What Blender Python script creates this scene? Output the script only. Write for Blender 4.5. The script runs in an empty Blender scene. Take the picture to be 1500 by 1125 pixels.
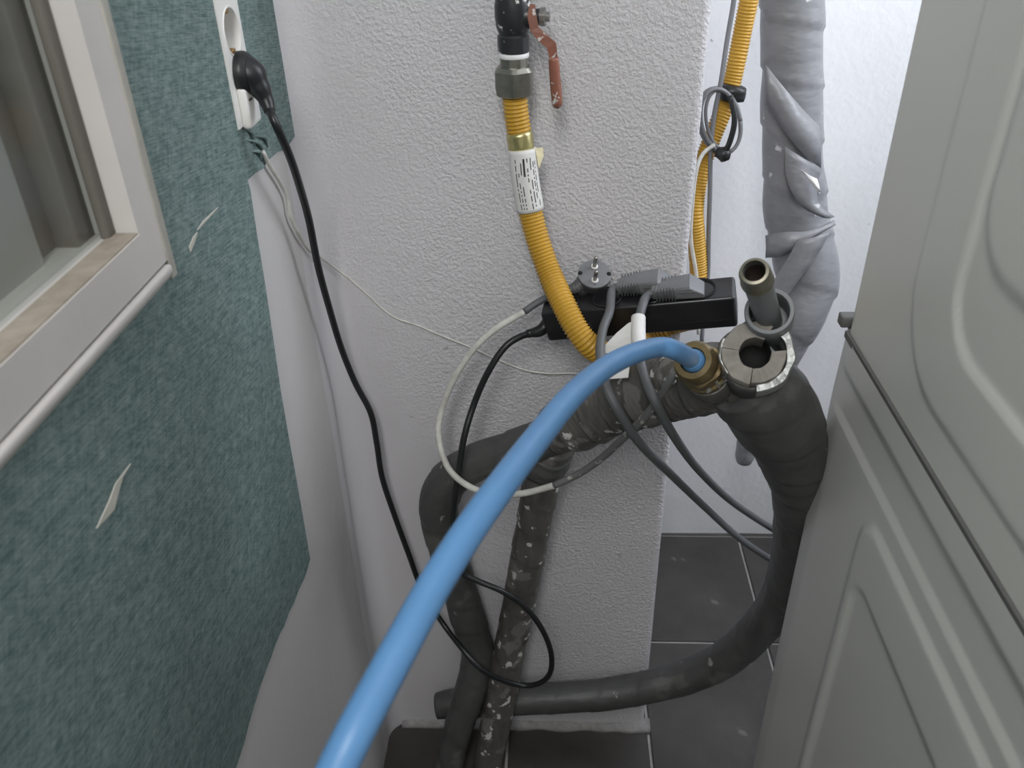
import bpy, bmesh, math, random
from mathutils import Vector, Matrix, noise, geometry
random.seed(7)
SC = bpy.context.scene
COL = SC.collection

# ------------------------------------------------------------------ camera
F_PX, CX, CY, H = 1247.0, 750.0, 562.5, 1.30
Dn = Vector((54, 1964, F_PX)).normalized()            # room's down, seen by the lens
Fw = Vector((60, -792, F_PX)); Fw = (Fw - Dn*Fw.dot(Dn)).normalized()
Rt = Dn.cross(Fw).normalized()
cam_d = bpy.data.cameras.new('camera'); cam = bpy.data.objects.new('camera', cam_d); COL.objects.link(cam)
cam_d.sensor_width = 36; cam_d.lens = F_PX/1500*36; cam_d.clip_start = 0.02
ax = Vector((Rt.x, Fw.x, -Dn.x)); ay = -Vector((Rt.y, Fw.y, -Dn.y)); az = -Vector((Rt.z, Fw.z, -Dn.z))
M = Matrix((ax, ay, az)).transposed().to_4x4(); M.translation = Vector((0, 0, H))
cam.matrix_world = M
cam_d.dof.use_dof = True; cam_d.dof.focus_distance = 1.0; cam_d.dof.aperture_fstop = 10
SC.camera = cam

# ------------------------------------------------------------------ world, lights, exposure
w = bpy.data.worlds.new('world'); SC.world = w; w.use_nodes = True
bg = w.node_tree.nodes['Background']; bg.inputs[0].default_value = (0.86, 0.90, 1.0, 1); bg.inputs[1].default_value = 1.6
def area(name, loc, target, sx, sy, power, color):
    l = bpy.data.lights.new(name, 'AREA'); l.shape = 'RECTANGLE'; l.size = sx; l.size_y = sy; l.energy = power; l.color = color
    o = bpy.data.objects.new(name, l); COL.objects.link(o); o.location = loc
    o.rotation_euler = (Vector(target)-Vector(loc)).to_track_quat('-Z', 'Y').to_euler(); return o
area('balcony_daylight', (1.14, 0.68, 1.82), (0.0, 0.80, 1.15), 1.05, 0.95, 20, (0.90, 0.94, 1.0))
area('rear_fill', (-0.10, -0.50, 2.00), (0.10, 0.80, 1.0), 0.26, 0.6, 10.5, (1.0, 0.985, 0.965))  # unseen fill lamp added behind the camera to brighten pillar and machines
vs = SC.view_settings; vs.view_transform = 'Standard'; vs.look = 'None'; vs.gamma = 1; vs.use_curve_mapping = False
vs.exposure = 0.08

# ------------------------------------------------------------------ helpers
def ray(px, py):
    p = Vector(((px-CX)/F_PX, (py-CY)/F_PX, 1.0)); return Vector((p.dot(Rt), p.dot(Fw), -p.dot(Dn)))
def at(px, py, Y):                                     # point at distance Y into the room
    r = ray(px, py); return r*(Y/r.y) + Vector((0, 0, H))
def atX(px, py, X):
    r = ray(px, py); return r*(X/r.x) + Vector((0, 0, H))
def atZ(px, py, z):
    r = ray(px, py); return r*((z-H)/r.z) + Vector((0, 0, H))

ORG = {}
def empty(name, loc, label, cat, group=None):
    o = bpy.data.objects.new(name, None); COL.objects.link(o); o.location = loc; o.empty_display_size = 0.03
    o['label'] = label; o['category'] = cat
    if group: o['group'] = group
    ORG[o] = Vector(loc); return o
def obj(name, bm, mat, parent=None, label=None, cat=None, kind=None, smooth=True, group=None, sharp=None):
    org = ORG.get(parent, Vector()) if parent else Vector()
    if org.length: bmesh.ops.translate(bm, verts=bm.verts, vec=-org)
    bmesh.ops.recalc_face_normals(bm, faces=bm.faces)
    me = bpy.data.meshes.new(name); bm.to_mesh(me); bm.free()
    for p in me.polygons: p.use_smooth = smooth
    if smooth and sharp is not None: me.set_sharp_from_angle(angle=math.radians(sharp))
    for m in (mat if isinstance(mat, (list, tuple)) else [mat]): me.materials.append(m)
    o = bpy.data.objects.new(name, me); COL.objects.link(o)
    if parent: o.parent = parent
    ORG[o] = org
    if label: o['label'] = label
    if cat: o['category'] = cat
    if kind: o['kind'] = kind
    if group: o['group'] = group
    return o

def spline(pts, rad, ds):
    P = [Vector(p) for p in pts]; n = len(P)
    R = list(rad) if isinstance(rad, (list, tuple)) else [rad]*n
    P = [P[0]*2-P[1]] + P + [P[-1]*2-P[-2]]; R = [R[0]] + R + [R[-1]]
    out = []; fine = []
    for i in range(1, n):
        p0, p1, p2, p3 = P[i-1:i+3]; r0, r1, r2, r3 = R[i-1:i+3]
        k = 24
        for j in range(k + (1 if i == n-1 else 0)):
            t = j/k; t2 = t*t; t3 = t2*t
            q = 0.5*((2*p1)+(p2-p0)*t+(2*p0-5*p1+4*p2-p3)*t2+(3*p1-p0-3*p2+p3)*t3)
            fine.append((q, r1+(r2-r1)*(3*t2-2*t3)))
    acc = 0; L = [0]
    for i in range(1, len(fine)):
        acc += (fine[i][0]-fine[i-1][0]).length; L.append(acc)
    m = max(2, int(acc/ds)); k = 0
    for i in range(m+1):
        s = acc*i/m
        while k < len(L)-2 and L[k+1] < s: k += 1
        t = (s-L[k])/max(1e-9, L[k+1]-L[k])
        out.append((fine[k][0].lerp(fine[k+1][0], t), fine[k][1]*(1-t)+fine[k+1][1]*t, s))
    return out
def tube(pts, rad, ds=0.006, n=16, mod=None, bm=None, caps=True):
    bm = bm or bmesh.new()
    S = spline(pts, rad, ds)
    T = []
    for i in range(len(S)):
        a = S[max(0, i-1)][0]; b = S[min(len(S)-1, i+1)][0]; T.append((b-a).normalized())
    up = Vector((0, 0, 1)) if abs(T[0].z) < 0.9 else Vector((0, 1, 0))
    u = (up - T[0]*up.dot(T[0])).normalized(); rings = []
    for i, (p, r, s) in enumerate(S):
        u = (u - T[i]*u.dot(T[i])).normalized(); v = T[i].cross(u); ring = []
        for k in range(n):
            th = 2*math.pi*k/n; q = r*(mod(s, th, p) if mod else 1)
            ring.append(bm.verts.new(p + (u*math.cos(th)+v*math.sin(th))*q))
        rings.append(ring)
    for a, b in zip(rings, rings[1:]):
        for k in range(n): bm.faces.new((a[k], a[(k+1) % n], b[(k+1) % n], b[k]))
    if caps:
        bm.faces.new(rings[0][::-1]); bm.faces.new(rings[-1])
    return bm
def basis(axis):
    z = Vector(axis).normalized(); t = Vector((1, 0, 0)) if abs(z.x) < 0.85 else Vector((0, 1, 0))
    y = z.cross(t).normalized(); x = y.cross(z); return x, y, z
def lathe(prof, org, axis, n=24, bm=None, a0=0, a1=2*math.pi, polygon=None, open0=False, open1=False):
    """prof: (radius, height) pairs; polygon=6 gives a hexagon."""
    bm = bm or bmesh.new(); x, y, z = basis(axis); org = Vector(org); full = abs(a1-a0-2*math.pi) < 1e-6
    cnt = n if full else n+1; rings = []
    for r, h in prof:
        ring = []
        for k in range(cnt):
            th = a0+(a1-a0)*k/n; q = r
            if polygon:
                seg = 2*math.pi/polygon; d = ((th+seg/2) % seg)-seg/2; q = min(r*1.0, r*0.9/math.cos(d))
            ring.append(bm.verts.new(org + (x*math.cos(th)+y*math.sin(th))*q + z*h))
        rings.append(ring)
    for a, b in zip(rings, rings[1:]):
        for k in range(cnt if full else cnt-1): bm.faces.new((a[k], a[(k+1) % cnt], b[(k+1) % cnt], b[k]))
    if full:
        if prof[0][0] > 1e-6 and not open0: bm.faces.new(rings[0][::-1])
        if prof[-1][0] > 1e-6 and not open1: bm.faces.new(rings[-1])
    return bm
def box(lo, hi, bev=0.0, bm=None, seg=2):
    b2 = bmesh.new(); lo = Vector(lo); hi = Vector(hi)
    bmesh.ops.create_cube(b2, size=1, matrix=Matrix.Translation((lo+hi)/2) @ Matrix.Diagonal((*(hi-lo), 1)))
    if bev: bmesh.ops.bevel(b2, geom=b2.edges[:], offset=bev, segments=seg, affect='EDGES', profile=0.5)
    return join(bm, b2)
def join(bm, b2):
    if bm is None: return b2
    me = bpy.data.meshes.new('tmp'); b2.to_mesh(me); b2.free(); bm.from_mesh(me); bpy.data.meshes.remove(me); return bm
def obox(org, X, Y, Z, lo, hi, bev=0.0, bm=None, seg=2):
    """box lo..hi in the local axes X, Y, Z at org"""
    b2 = box(lo, hi, bev, seg=seg); X, Y, Z = Vector(X), Vector(Y), Vector(Z); o = Vector(org)
    for v in b2.verts: c = v.co.copy(); v.co = o + X*c.x + Y*c.y + Z*c.z
    return join(bm, b2)
def prism(poly, ext, bm=None, holes=()):
    """closed polygon of 3-D points (with holes) pushed along ext"""
    bm = bm or bmesh.new(); e = Vector(ext); loops = [[Vector(p) for p in l] for l in (poly, *holes)]
    A = [[bm.verts.new(p) for p in l] for l in loops]; B = [[bm.verts.new(p+e) for p in l] for l in loops]
    fa, fb = sum(A, []), sum(B, [])
    for t in geometry.tessellate_polygon(loops):
        bm.faces.new([fa[i] for i in t]); bm.faces.new([fb[i] for i in reversed(t)])
    for a, b in zip(A, B):
        for i in range(len(a)): bm.faces.new((a[i], b[i], b[(i+1) % len(a)], a[(i+1) % len(a)]))
    return bm
def hexa(cap_a, cap_b, bm=None, bev=0):
    b2 = bmesh.new(); a = [b2.verts.new(p) for p in cap_a]; b = [b2.verts.new(p) for p in cap_b]; n = len(a)
    b2.faces.new(a[::-1]); b2.faces.new(b)
    for i in range(n): b2.faces.new((a[i], a[(i+1) % n], b[(i+1) % n], b[i]))
    if bev: bmesh.ops.bevel(b2, geom=b2.edges[:], offset=bev, segments=3, affect='EDGES', profile=0.5)
    return join(bm, b2)
def strip(pa, pb, thick, bm=None):
    """thin ribbon between two rows of points, given a real thickness"""
    b2 = bmesh.new()
    va = [b2.verts.new(p) for p in pa]; vb = [b2.verts.new(p) for p in pb]
    for i in range(len(va)-1): b2.faces.new((va[i], va[i+1], vb[i+1], vb[i]))
    bmesh.ops.recalc_face_normals(b2, faces=b2.faces)
    bmesh.ops.solidify(b2, geom=b2.faces[:], thickness=thick)
    return join(bm, b2)

# ------------------------------------------------------------------ materials
def mat(name, col, rough=0.6, metal=0.0, spec=0.5, var=0.0, vscale=20, bump=0.0, bscale=200, bdist=0.001, col2=None,
        spots=None, stretch=None, coat=0):
    m = bpy.data.materials.new(name); m.use_nodes = True; nt = m.node_tree; N = nt.nodes; L = nt.links
    b = N['Principled BSDF']; b.inputs['Roughness'].default_value = rough; b.inputs['Metallic'].default_value = metal
    b.inputs['Specular IOR Level'].default_value = spec; b.inputs['Coat Weight'].default_value = coat
    tc = N.new('ShaderNodeTexCoord'); src = tc.outputs['Object']
    if stretch:
        mp = N.new('ShaderNodeMapping'); mp.inputs['Scale'].default_value = stretch; L.new(src, mp.inputs[0]); src = mp.outputs[0]
    base = None
    if col2 or var:
        nz = N.new('ShaderNodeTexNoise'); nz.inputs['Scale'].default_value = vscale; nz.inputs['Detail'].default_value = 6
        nz.inputs['Roughness'].default_value = 0.65; L.new(src, nz.inputs['Vector'])
        rp = N.new('ShaderNodeValToRGB'); rp.color_ramp.elements[0].position = 0.32; rp.color_ramp.elements[1].position = 0.68
        c2 = col2 or tuple(c*(1-var) for c in col)
        rp.color_ramp.elements[0].color = (*c2, 1); rp.color_ramp.elements[1].color = (*col, 1)
        L.new(nz.outputs[0], rp.inputs[0]); base = rp.outputs[0]
    if spots:                                          # (colour, scale, threshold): scuffs and paint specks of their own shape
        for sc, ss, th in spots:
            n2 = N.new('ShaderNodeTexNoise'); n2.inputs['Scale'].default_value = ss; n2.inputs['Detail'].default_value = 4
            L.new(tc.outputs['Object'], n2.inputs['Vector'])
            r2 = N.new('ShaderNodeValToRGB'); r2.color_ramp.elements[0].position = th; r2.color_ramp.elements[1].position = th+0.03
            L.new(n2.outputs[0], r2.inputs[0])
            mx = N.new('ShaderNodeMix'); mx.data_type = 'RGBA'; L.new(r2.outputs[0], mx.inputs[0])
            if base: L.new(base, mx.inputs[6])
            else: mx.inputs[6].default_value = (*col, 1)
            mx.inputs[7].default_value = (*sc, 1); base = mx.outputs[2]
    if base: L.new(base, b.inputs['Base Color'])
    else: b.inputs['Base Color'].default_value = (*col, 1)
    if bump:
        n3 = N.new('ShaderNodeTexNoise'); n3.inputs['Scale'].default_value = bscale; n3.inputs['Detail'].default_value = 3
        L.new(src, n3.inputs['Vector'])
        bp = N.new('ShaderNodeBump'); bp.inputs['Strength'].default_value = bump; bp.inputs['Distance'].default_value = bdist
        L.new(n3.outputs[0], bp.inputs['Height']); L.new(bp.outputs[0], b.inputs['Normal'])
    return m

def plaster_mat(name, col, strength, scale, fade=None):
    m = mat(name, col, rough=0.75, var=0.05, vscale=6, spots=[((0.45, 0.44, 0.43), 55, 0.74)])
    nt = m.node_tree; N = nt.nodes; L = nt.links; b = N['Principled BSDF']; tc = [n for n in N if n.type == 'TEX_COORD'][0]
    n1 = N.new('ShaderNodeTexNoise'); n1.inputs['Scale'].default_value = scale; n1.inputs['Detail'].default_value = 2.5
    n1.inputs['Roughness'].default_value = 0.5; n1.inputs['Distortion'].default_value = 0.15
    L.new(tc.outputs['Object'], n1.inputs['Vector'])
    rp = N.new('ShaderNodeValToRGB'); rp.color_ramp.elements[0].position = 0.36; rp.color_ramp.elements[1].position = 0.66
    L.new(n1.outputs[0], rp.inputs[0])
    bp = N.new('ShaderNodeBump'); bp.inputs['Strength'].default_value = strength; bp.inputs['Distance'].default_value = 0.0025
    L.new(rp.outputs[0], bp.inputs['Height']); L.new(bp.outputs[0], b.inputs['Normal'])
    if fade:                                           # trowelled smooth near the corner, rough roller finish further right
        sx = N.new('ShaderNodeSeparateXYZ'); L.new(tc.outputs['Object'], sx.inputs[0])
        n2 = N.new('ShaderNodeTexNoise'); n2.inputs['Scale'].default_value = 5; L.new(tc.outputs['Object'], n2.inputs['Vector'])
        ad = N.new('ShaderNodeMath'); ad.operation = 'MULTIPLY_ADD'; ad.inputs[1].default_value = 0.25; L.new(n2.outputs[0], ad.inputs[0]); L.new(sx.outputs[0], ad.inputs[2])
        a2 = N.new('ShaderNodeMath'); a2.operation = 'MULTIPLY_ADD'; a2.inputs[1].default_value = 0.22; L.new(sx.outputs[2], a2.inputs[0]); L.new(ad.outputs[0], a2.inputs[2])
        mr = N.new('ShaderNodeMapRange'); mr.inputs[1].default_value = fade[0]; mr.inputs[2].default_value = fade[1]; mr.inputs[3].default_value = strength*0.12; mr.inputs[4].default_value = strength
        L.new(a2.outputs[0], mr.inputs[0]); L.new(mr.outputs[0], bp.inputs['Strength'])
    return m
M_plaster = plaster_mat('pillar_plaster', (0.62, 0.605, 0.625), 0.45, 250, (0.05, 0.18))
M_plaster_smooth = plaster_mat('smooth_plaster', (0.58, 0.565, 0.56), 0.10, 60)
M_back = plaster_mat('back_plaster', (0.78, 0.785, 0.80), 0.10, 90)
M_ceil = mat('ceiling_paint', (0.7, 0.7, 0.7), 0.9)
M_grout = mat('grout', (0.42, 0.41, 0.40), 0.9, var=0.3, vscale=40)
M_tile = mat('tile', (0.070, 0.064, 0.060), 0.5, col2=(0.038, 0.035, 0.033), vscale=7, bump=0.15, bscale=60, spots=[((0.13, 0.125, 0.12), 14, 0.66)])
M_mortar = mat('mortar', (0.36, 0.35, 0.345), 0.9, var=0.4, vscale=60, bump=0.4, bscale=120, bdist=0.002)

def wallpaper_mat():
    m = bpy.data.materials.new('teal_wallpaper'); m.use_nodes = True; nt = m.node_tree; N = nt.nodes; L = nt.links
    b = N['Principled BSDF']; b.inputs['Roughness'].default_value = 0.7; b.inputs['Specular IOR Level'].default_value = 0.3
    tc = N.new('ShaderNodeTexCoord')
    def streak(rot, sc):
        m0 = N.new('ShaderNodeMapping'); m0.inputs['Rotation'].default_value = (math.radians(rot), 0, 0); L.new(tc.outputs['Object'], m0.inputs[0])
        mp = N.new('ShaderNodeMapping'); mp.inputs['Scale'].default_value = (1, 55*sc, 1000*sc); L.new(m0.outputs[0], mp.inputs[0])
        n = N.new('ShaderNodeTexNoise'); n.inputs['Scale'].default_value = 1; n.inputs['Detail'].default_value = 3; L.new(mp.outputs[0], n.inputs['Vector']); return n.outputs[0]
    a = streak(8.5, 1); c = streak(-58, 0.8); d = streak(40, 0.9)
    g = N.new('ShaderNodeTexNoise'); g.inputs['Scale'].default_value = 160; g.inputs['Detail'].default_value = 4; L.new(tc.outputs['Object'], g.inputs['Vector'])
    def add(x, y, wt):
        m = N.new('ShaderNodeMath'); m.operation = 'MULTIPLY_ADD'; m.inputs[1].default_value = wt; L.new(x, m.inputs[0])
        if y is None: m.inputs[2].default_value = 0
        else: L.new(y, m.inputs[2])
        return m
    m2 = add(g.outputs[0], add(d, add(c, add(a, None, 0.42).outputs[0], 0.20).outputs[0], 0.16).outputs[0], 0.22)
    rp = N.new('ShaderNodeValToRGB'); e = rp.color_ramp.elements
    e[0].position = 0.40; e[0].color = (0.105, 0.18, 0.174, 1); e[1].position = 0.64; e[1].color = (0.37, 0.47, 0.455, 1)
    L.new(m2.outputs[0], rp.inputs[0])
    bn = N.new('ShaderNodeTexNoise'); bn.inputs['Scale'].default_value = 5; L.new(tc.outputs['Object'], bn.inputs['Vector'])
    mx = N.new('ShaderNodeMix'); mx.data_type = 'RGBA'; mx.blend_type = 'MULTIPLY'; mx.inputs[0].default_value = 0.5
    L.new(rp.outputs[0], mx.inputs[6]); L.new(bn.outputs[0], mx.inputs[7]); L.new(mx.outputs[2], b.inputs['Base Color'])
    bp = N.new('ShaderNodeBump'); bp.inputs['Strength'].default_value = 0.2; bp.inputs['Distance'].default_value = 0.0005
    L.new(m2.outputs[0], bp.inputs['Height']); L.new(bp.outputs[0], b.inputs['Normal'])
    return m
M_paper = wallpaper_mat()
M_torn = mat('torn_backing', (0.62, 0.60, 0.54), 0.9, var=0.15, vscale=60)
M_pvc = mat('window_pvc', (0.66, 0.635, 0.61), 0.35, var=0.08, vscale=12)
M_dust = mat('dusty_sill', (0.42, 0.37, 0.31), 0.8, col2=(0.30, 0.26, 0.21), vscale=50)
M_caulk = mat('caulk', (0.55, 0.53, 0.47), 0.7, var=0.2, vscale=50)
M_sash = mat('sash_grey', (0.19, 0.175, 0.155), 0.5, var=0.2, vscale=8)
M_blind = mat('pale_blind', (0.46, 0.46, 0.45), 0.7, var=0.1, vscale=5)
M_white = mat('white_plastic', (0.78, 0.77, 0.74), 0.35)
M_whitecord = mat('aged_white_pvc', (0.66, 0.65, 0.60), 0.5, var=0.3, vscale=70)
M_brassc = mat('contact_brass', (0.42, 0.27, 0.12), 0.4, 0.9)
M_black = mat('black_rubber', (0.012, 0.013, 0.014), 0.38, spec=0.5)
M_blackbox = mat('black_plastic', (0.014, 0.014, 0.016), 0.3, bump=0.1, bscale=600, bdist=0.0003, spots=[((0.035, 0.033, 0.03), 30, 0.66)])
M_hole = mat('dark_recess', (0.006, 0.006, 0.006), 0.8)
M_gcord = mat('grey_pvc_cord', (0.115, 0.12, 0.125), 0.5, var=0.12, vscale=40)
M_gplug = mat('grey_plug', (0.17, 0.175, 0.185), 0.45, var=0.1, vscale=60)
M_steel = mat('dull_steel', (0.42, 0.41, 0.39), 0.35, 0.9, var=0.3, vscale=60)
M_nut = mat('plated_nut', (0.33, 0.32, 0.28), 0.35, 0.85, var=0.35, vscale=50)
M_valve = mat('black_valve', (0.022, 0.023, 0.025), 0.35, spots=[((0.62, 0.61, 0.60), 75, 0.60)], bump=0.3, bscale=120)
M_lever = mat('red_brown_lever', (0.30, 0.105, 0.062), 0.45, col2=(0.20, 0.085, 0.06), vscale=40, spots=[((0.58, 0.55, 0.53), 110, 0.63)])
M_ptfe = mat('white_seal_tape', (0.85, 0.85, 0.85), 0.5)
M_yellow = mat('yellow_gas_hose', (0.54, 0.305, 0.032), 0.42, var=0.12, vscale=30)
M_sleeve = mat('gold_sleeve', (0.62, 0.55, 0.26), 0.28, 0.85, var=0.25, vscale=90, bump=0.3, bscale=140)
M_ink = mat('printed_ink', (0.10, 0.095, 0.10), 0.7)
M_paperlabel = mat('label_paper', (0.72, 0.71, 0.69), 0.6, var=0.05, vscale=40)
M_tapeY = mat('yellowed_tape', (0.75, 0.68, 0.45), 0.5)
M_blue = mat('blue_hose', (0.115, 0.285, 0.55), 0.42, var=0.08, vscale=30)
M_brass = mat('brass', (0.36, 0.27, 0.14), 0.35, 0.9, var=0.35, vscale=60)
M_dark_tape = mat('dark_wrap_tape', (0.080, 0.080, 0.078), 0.46, col2=(0.055, 0.055, 0.054), vscale=25, bump=0.45, bscale=16, bdist=0.008,
                  stretch=(1, 3, 1), spots=[((0.105, 0.105, 0.10), 14, 0.60), ((0.30, 0.30, 0.29), 42, 0.70)])
M_mid_tape = mat('grey_brown_wrap_tape', (0.115, 0.108, 0.097), 0.42, col2=(0.072, 0.069, 0.063), vscale=20, bump=0.5, bscale=18, bdist=0.008,
                 stretch=(3, 1, 1), spots=[((0.17, 0.16, 0.15), 24, 0.57), ((0.55, 0.54, 0.52), 60, 0.625)])
M_light_tape = mat('silver_grey_wrap_tape', (0.27, 0.275, 0.29), 0.36, col2=(0.20, 0.205, 0.22), vscale=10, bump=0.5, bscale=14, bdist=0.01,
                   stretch=(1, 1, 2.2), spots=[((0.62, 0.62, 0.64), 30, 0.67)])
M_foam = mat('grey_foam', (0.33, 0.305, 0.27), 0.9, col2=(0.22, 0.205, 0.185), vscale=60, bump=0.5, bscale=150, bdist=0.002)
M_foil = mat('crumpled_foil', (0.40, 0.41, 0.40), 0.45, 0.6, var=0.25, vscale=45, bump=0.5, bscale=70, bdist=0.006)
M_pipe = mat('grey_pipe', (0.20, 0.215, 0.22), 0.45, var=0.1, vscale=40)
M_collar = mat('tarnished_collar', (0.30, 0.28, 0.22), 0.4, 0.8, var=0.3, vscale=80)
M_rust = mat('rusty_bore', (0.03, 0.016, 0.011), 0.8, var=0.5, vscale=90)
M_machine = mat('appliance_grey', (0.63, 0.63, 0.588), 0.34, spec=0.4)
M_machine_low = mat('appliance_grey_lower', (0.605, 0.607, 0.572), 0.34, spec=0.4)
M_gap = mat('gasket_grey', (0.12, 0.12, 0.117), 0.6)
M_glass = bpy.data.materials.new('window_glass'); M_glass.use_nodes = True
_n = M_glass.node_tree; _n.nodes.remove(_n.nodes['Principled BSDF']); _t = _n.nodes.new('ShaderNodeBsdfTransparent'); _t.inputs[0].default_value = (0.88, 0.90, 0.89, 1)
_g = _n.nodes.new('ShaderNodeBsdfGlossy'); _g.inputs['Roughness'].default_value = 0.15; _m = _n.nodes.new('ShaderNodeMixShader')
_m.inputs[0].default_value = 0.10; _n.links.new(_t.outputs[0], _m.inputs[1]); _n.links.new(_g.outputs[0], _m.inputs[2]); _n.links.new(_m.outputs[0], _n.nodes['Material Output'].inputs[0])

# ------------------------------------------------------------------ room shell
XL, YP, YB, ZC = -0.28, 0.935, 1.43, 2.35
XP = at(1000, 470, YP).x                                # right edge of the pillar
XM = 0.289                                              # side of the two stacked machines

# floor: grout bed with tiles
bm = box((-0.4, -0.85, -0.05), (1.22, 1.55, -0.004)); floor = obj('floor', bm, M_grout, kind='structure', smooth=False)
gx, gy = atZ(1097, 845, 0).x, atZ(1000, 940, 0).y
tw = 0.298; tx = gx-atZ(952, 1092, 0).x
bm0 = box((0.0025, 0.0025, -0.012), (tx-0.0025, tw-0.0025, 0.0), 0.0015, seg=1)
tile = None
for i in range(-3, 5):
    for j in range(-3, 2):
        x = gx + i*tx; y = gy + j*tw
        if y > YB or x > 1.1 or x+tx < XL: continue
        if tile is None: tile = obj('tile', bm0, M_tile, floor, smooth=False); o = tile
        else:
            o = tile.copy(); COL.objects.link(o); o.parent = floor
        o.location = (x, y, random.uniform(-0.0006, 0.0006))

# pillar face with soft plaster corner on the left and worn edge on the right
def wall_profile(prof, z0, z1, nz, amp):
    bm = bmesh.new(); rows = []
    for k in range(nz+1):
        z = z0+(z1-z0)*k/nz; row = []
        for (x, y) in prof:
            d = amp*noise.noise(Vector((x*6, y*6, z*5)))
            row.append(bm.verts.new((x, y+d, z)))
        rows.append(row)
    for a, b in zip(rows, rows[1:]):
        for i in range(len(prof)-1): bm.faces.new((a[i], a[i+1], b[i+1], b[i]))
    return bm
rc, re = 0.035, 0.010
prof = [(XL-0.003, YP-0.075), (XL+0.0006, YP-0.06)] + [(XL+rc-rc*math.cos(t), YP-rc+rc*math.sin(t)) for t in [math.pi/2*i/8 for i in range(9)]]
prof += [(XL+rc+(XP-re-XL-rc)*i/24, YP) for i in range(1, 24)]
prof += [(XP-re+re*math.sin(t), YP+re-re*math.cos(t)) for t in [math.pi/2*i/6 for i in range(7)]] + [(XP, YP+0.2), (XP, YB+0.02)]
obj('wall_pillar', wall_profile(prof, 0, ZC, 70, 0.004), M_plaster, kind='structure')
prof = [(XP-0.05+0.1*i, YB) for i in range(15)]
obj('wall_back', wall_profile(prof, 0, ZC, 40, 0.003), M_back, kind='structure')
obj('ceiling', box((-0.45, -0.85, ZC), (1.22, 1.55, ZC+0.05)), M_ceil, kind='structure', smooth=False)
bm = box((1.10, -0.75, 0), (1.22, 1.5, 1.0)); box((1.10, -0.75, 1.0), (1.22, 0.15, ZC), bm=bm)
obj('wall_right', bm, M_back, kind='structure', smooth=False)      # unseen parapet under the balcony window; full-height end added to block low side light
obj('wall_front', box((-0.45, -0.85, 0), (1.22, -0.75, ZC)), M_ceil, kind='structure', smooth=False)  # unseen wall behind the camera, added to cut frontal light
# ragged mortar line along the pillar foot
bm = bmesh.new(); nm = 40; ra = []; 
for i in range(nm+1):
    x = XL+0.02+(XP+0.01-XL-0.02)*i/nm; d = 0.012+0.004*noise.noise(Vector((x*25, 0, 0))); h = 0.010+0.004*noise.noise(Vector((x*30, 3, 0)))
    ra.append([bm.verts.new(p) for p in ((x, YP+0.012, -0.003), (x, YP-d, -0.003), (x, YP-d+0.003, h*0.6), (x, YP-0.001, h), (x, YP+0.012, h))])
for a, b in zip(ra, ra[1:]):
    for k in range(5): bm.faces.new((a[k], a[(k+1) % 5], b[(k+1) % 5], b[k]))
bm.faces.new(ra[0]); bm.faces.new(ra[-1][::-1])
obj('trim_1', bm, M_mortar, kind='structure')

# left wall with its window opening
WI = atX(197, 343, XL); WO = atX(243, 384, XL)
YW, ZW = (WI.y+WO.y)/2, (WI.z+WO.z)/2                   # opening edge inside the frame's face
bm = box((XL-0.12, -0.9, 0), (XL, YP-0.05, ZW)); box((XL-0.12, -0.9, 2.05), (XL, YW, ZC), bm=bm)
XO = XL+0.0018
so_c = atX(334, 48, XO); so_c.y = (atX(330, 95, XO).y+atX(362, 95, XO).y)/2; SR = 0.0196                     # the open gang of the outlet is sunk into the wall
def circ(c, r, x, n=32): return [Vector((x, c.y+r*math.cos(2*math.pi*i/n), c.z+r*math.sin(2*math.pi*i/n))) for i in range(n)]
prism([(XL, YW, ZW), (XL, YP-0.05, ZW), (XL, YP-0.05, ZC), (XL, YW, ZC)], (-0.12, 0, 0), bm, [circ(so_c, SR+0.001, XL)])
wl = obj('wall_left', bm, M_plaster_smooth, kind='structure', smooth=False)
edge = [(396, -50), (403, 0), (410, 48), (417, 98), (424, 148), (430, 180), (432, 196), (425, 206), (418, 218), (405, 222), (389, 236), (384, 246), (371, 254),
        (360, 264), (362, 270), (364, 279), (374, 345), (386, 420), (398, 500), (409, 572), (420, 640), (432, 700), (443, 765), (452, 819), (449, 832), (443, 849), (436, 862),
        (428, 884), (421, 897), (414, 917), (407, 930), (400, 947), (394, 965), (388, 980), (380, 1002), (371, 1030), (362, 1060), (354, 1092), (343, 1125), (328, 1180)]
E = [atX(x, y, XL) for x, y in edge]
E[0].z = ZC
zb = E[-1].z
poly = [Vector((XL-0.001, p.y + random.uniform(-0.0012, 0.0012), p.z)) for p in E] + [Vector((XL-0.001, -0.9, zb)), Vector((XL-0.001, -0.9, ZW-0.005)), Vector((XL-0.001, YW+0.005, ZW-0.005)), Vector((XL-0.001, YW+0.005, ZC))]
hole = circ(so_c, SR+0.001, XL-0.001)                   # cut round the sunken gang, slit to the paper's free edge
key = poly[:3] + hole + [hole[0].copy()] + [poly[2].copy()] + poly[3:]
paper = obj('wallpaper', prism(key, (0.0028, 0, 0)), M_paper, wl, smooth=False, label='torn teal wallpaper with fine woven scratches')
for pts in ([(190, 679), (178, 700), (170, 728), (166, 746), (152, 762), (140, 774), (150, 752), (158, 735), (168, 708)], [(319, 303), (306, 318), (288, 337), (296, 324)],
            [(288, 340), (284, 354), (278, 369), (276, 362), (282, 347)]):
    obj('tear', prism([atX(x, y, XL+0.0016) for x, y in pts], (0.001, 0, 0)), M_torn, paper, smooth=False)
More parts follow.
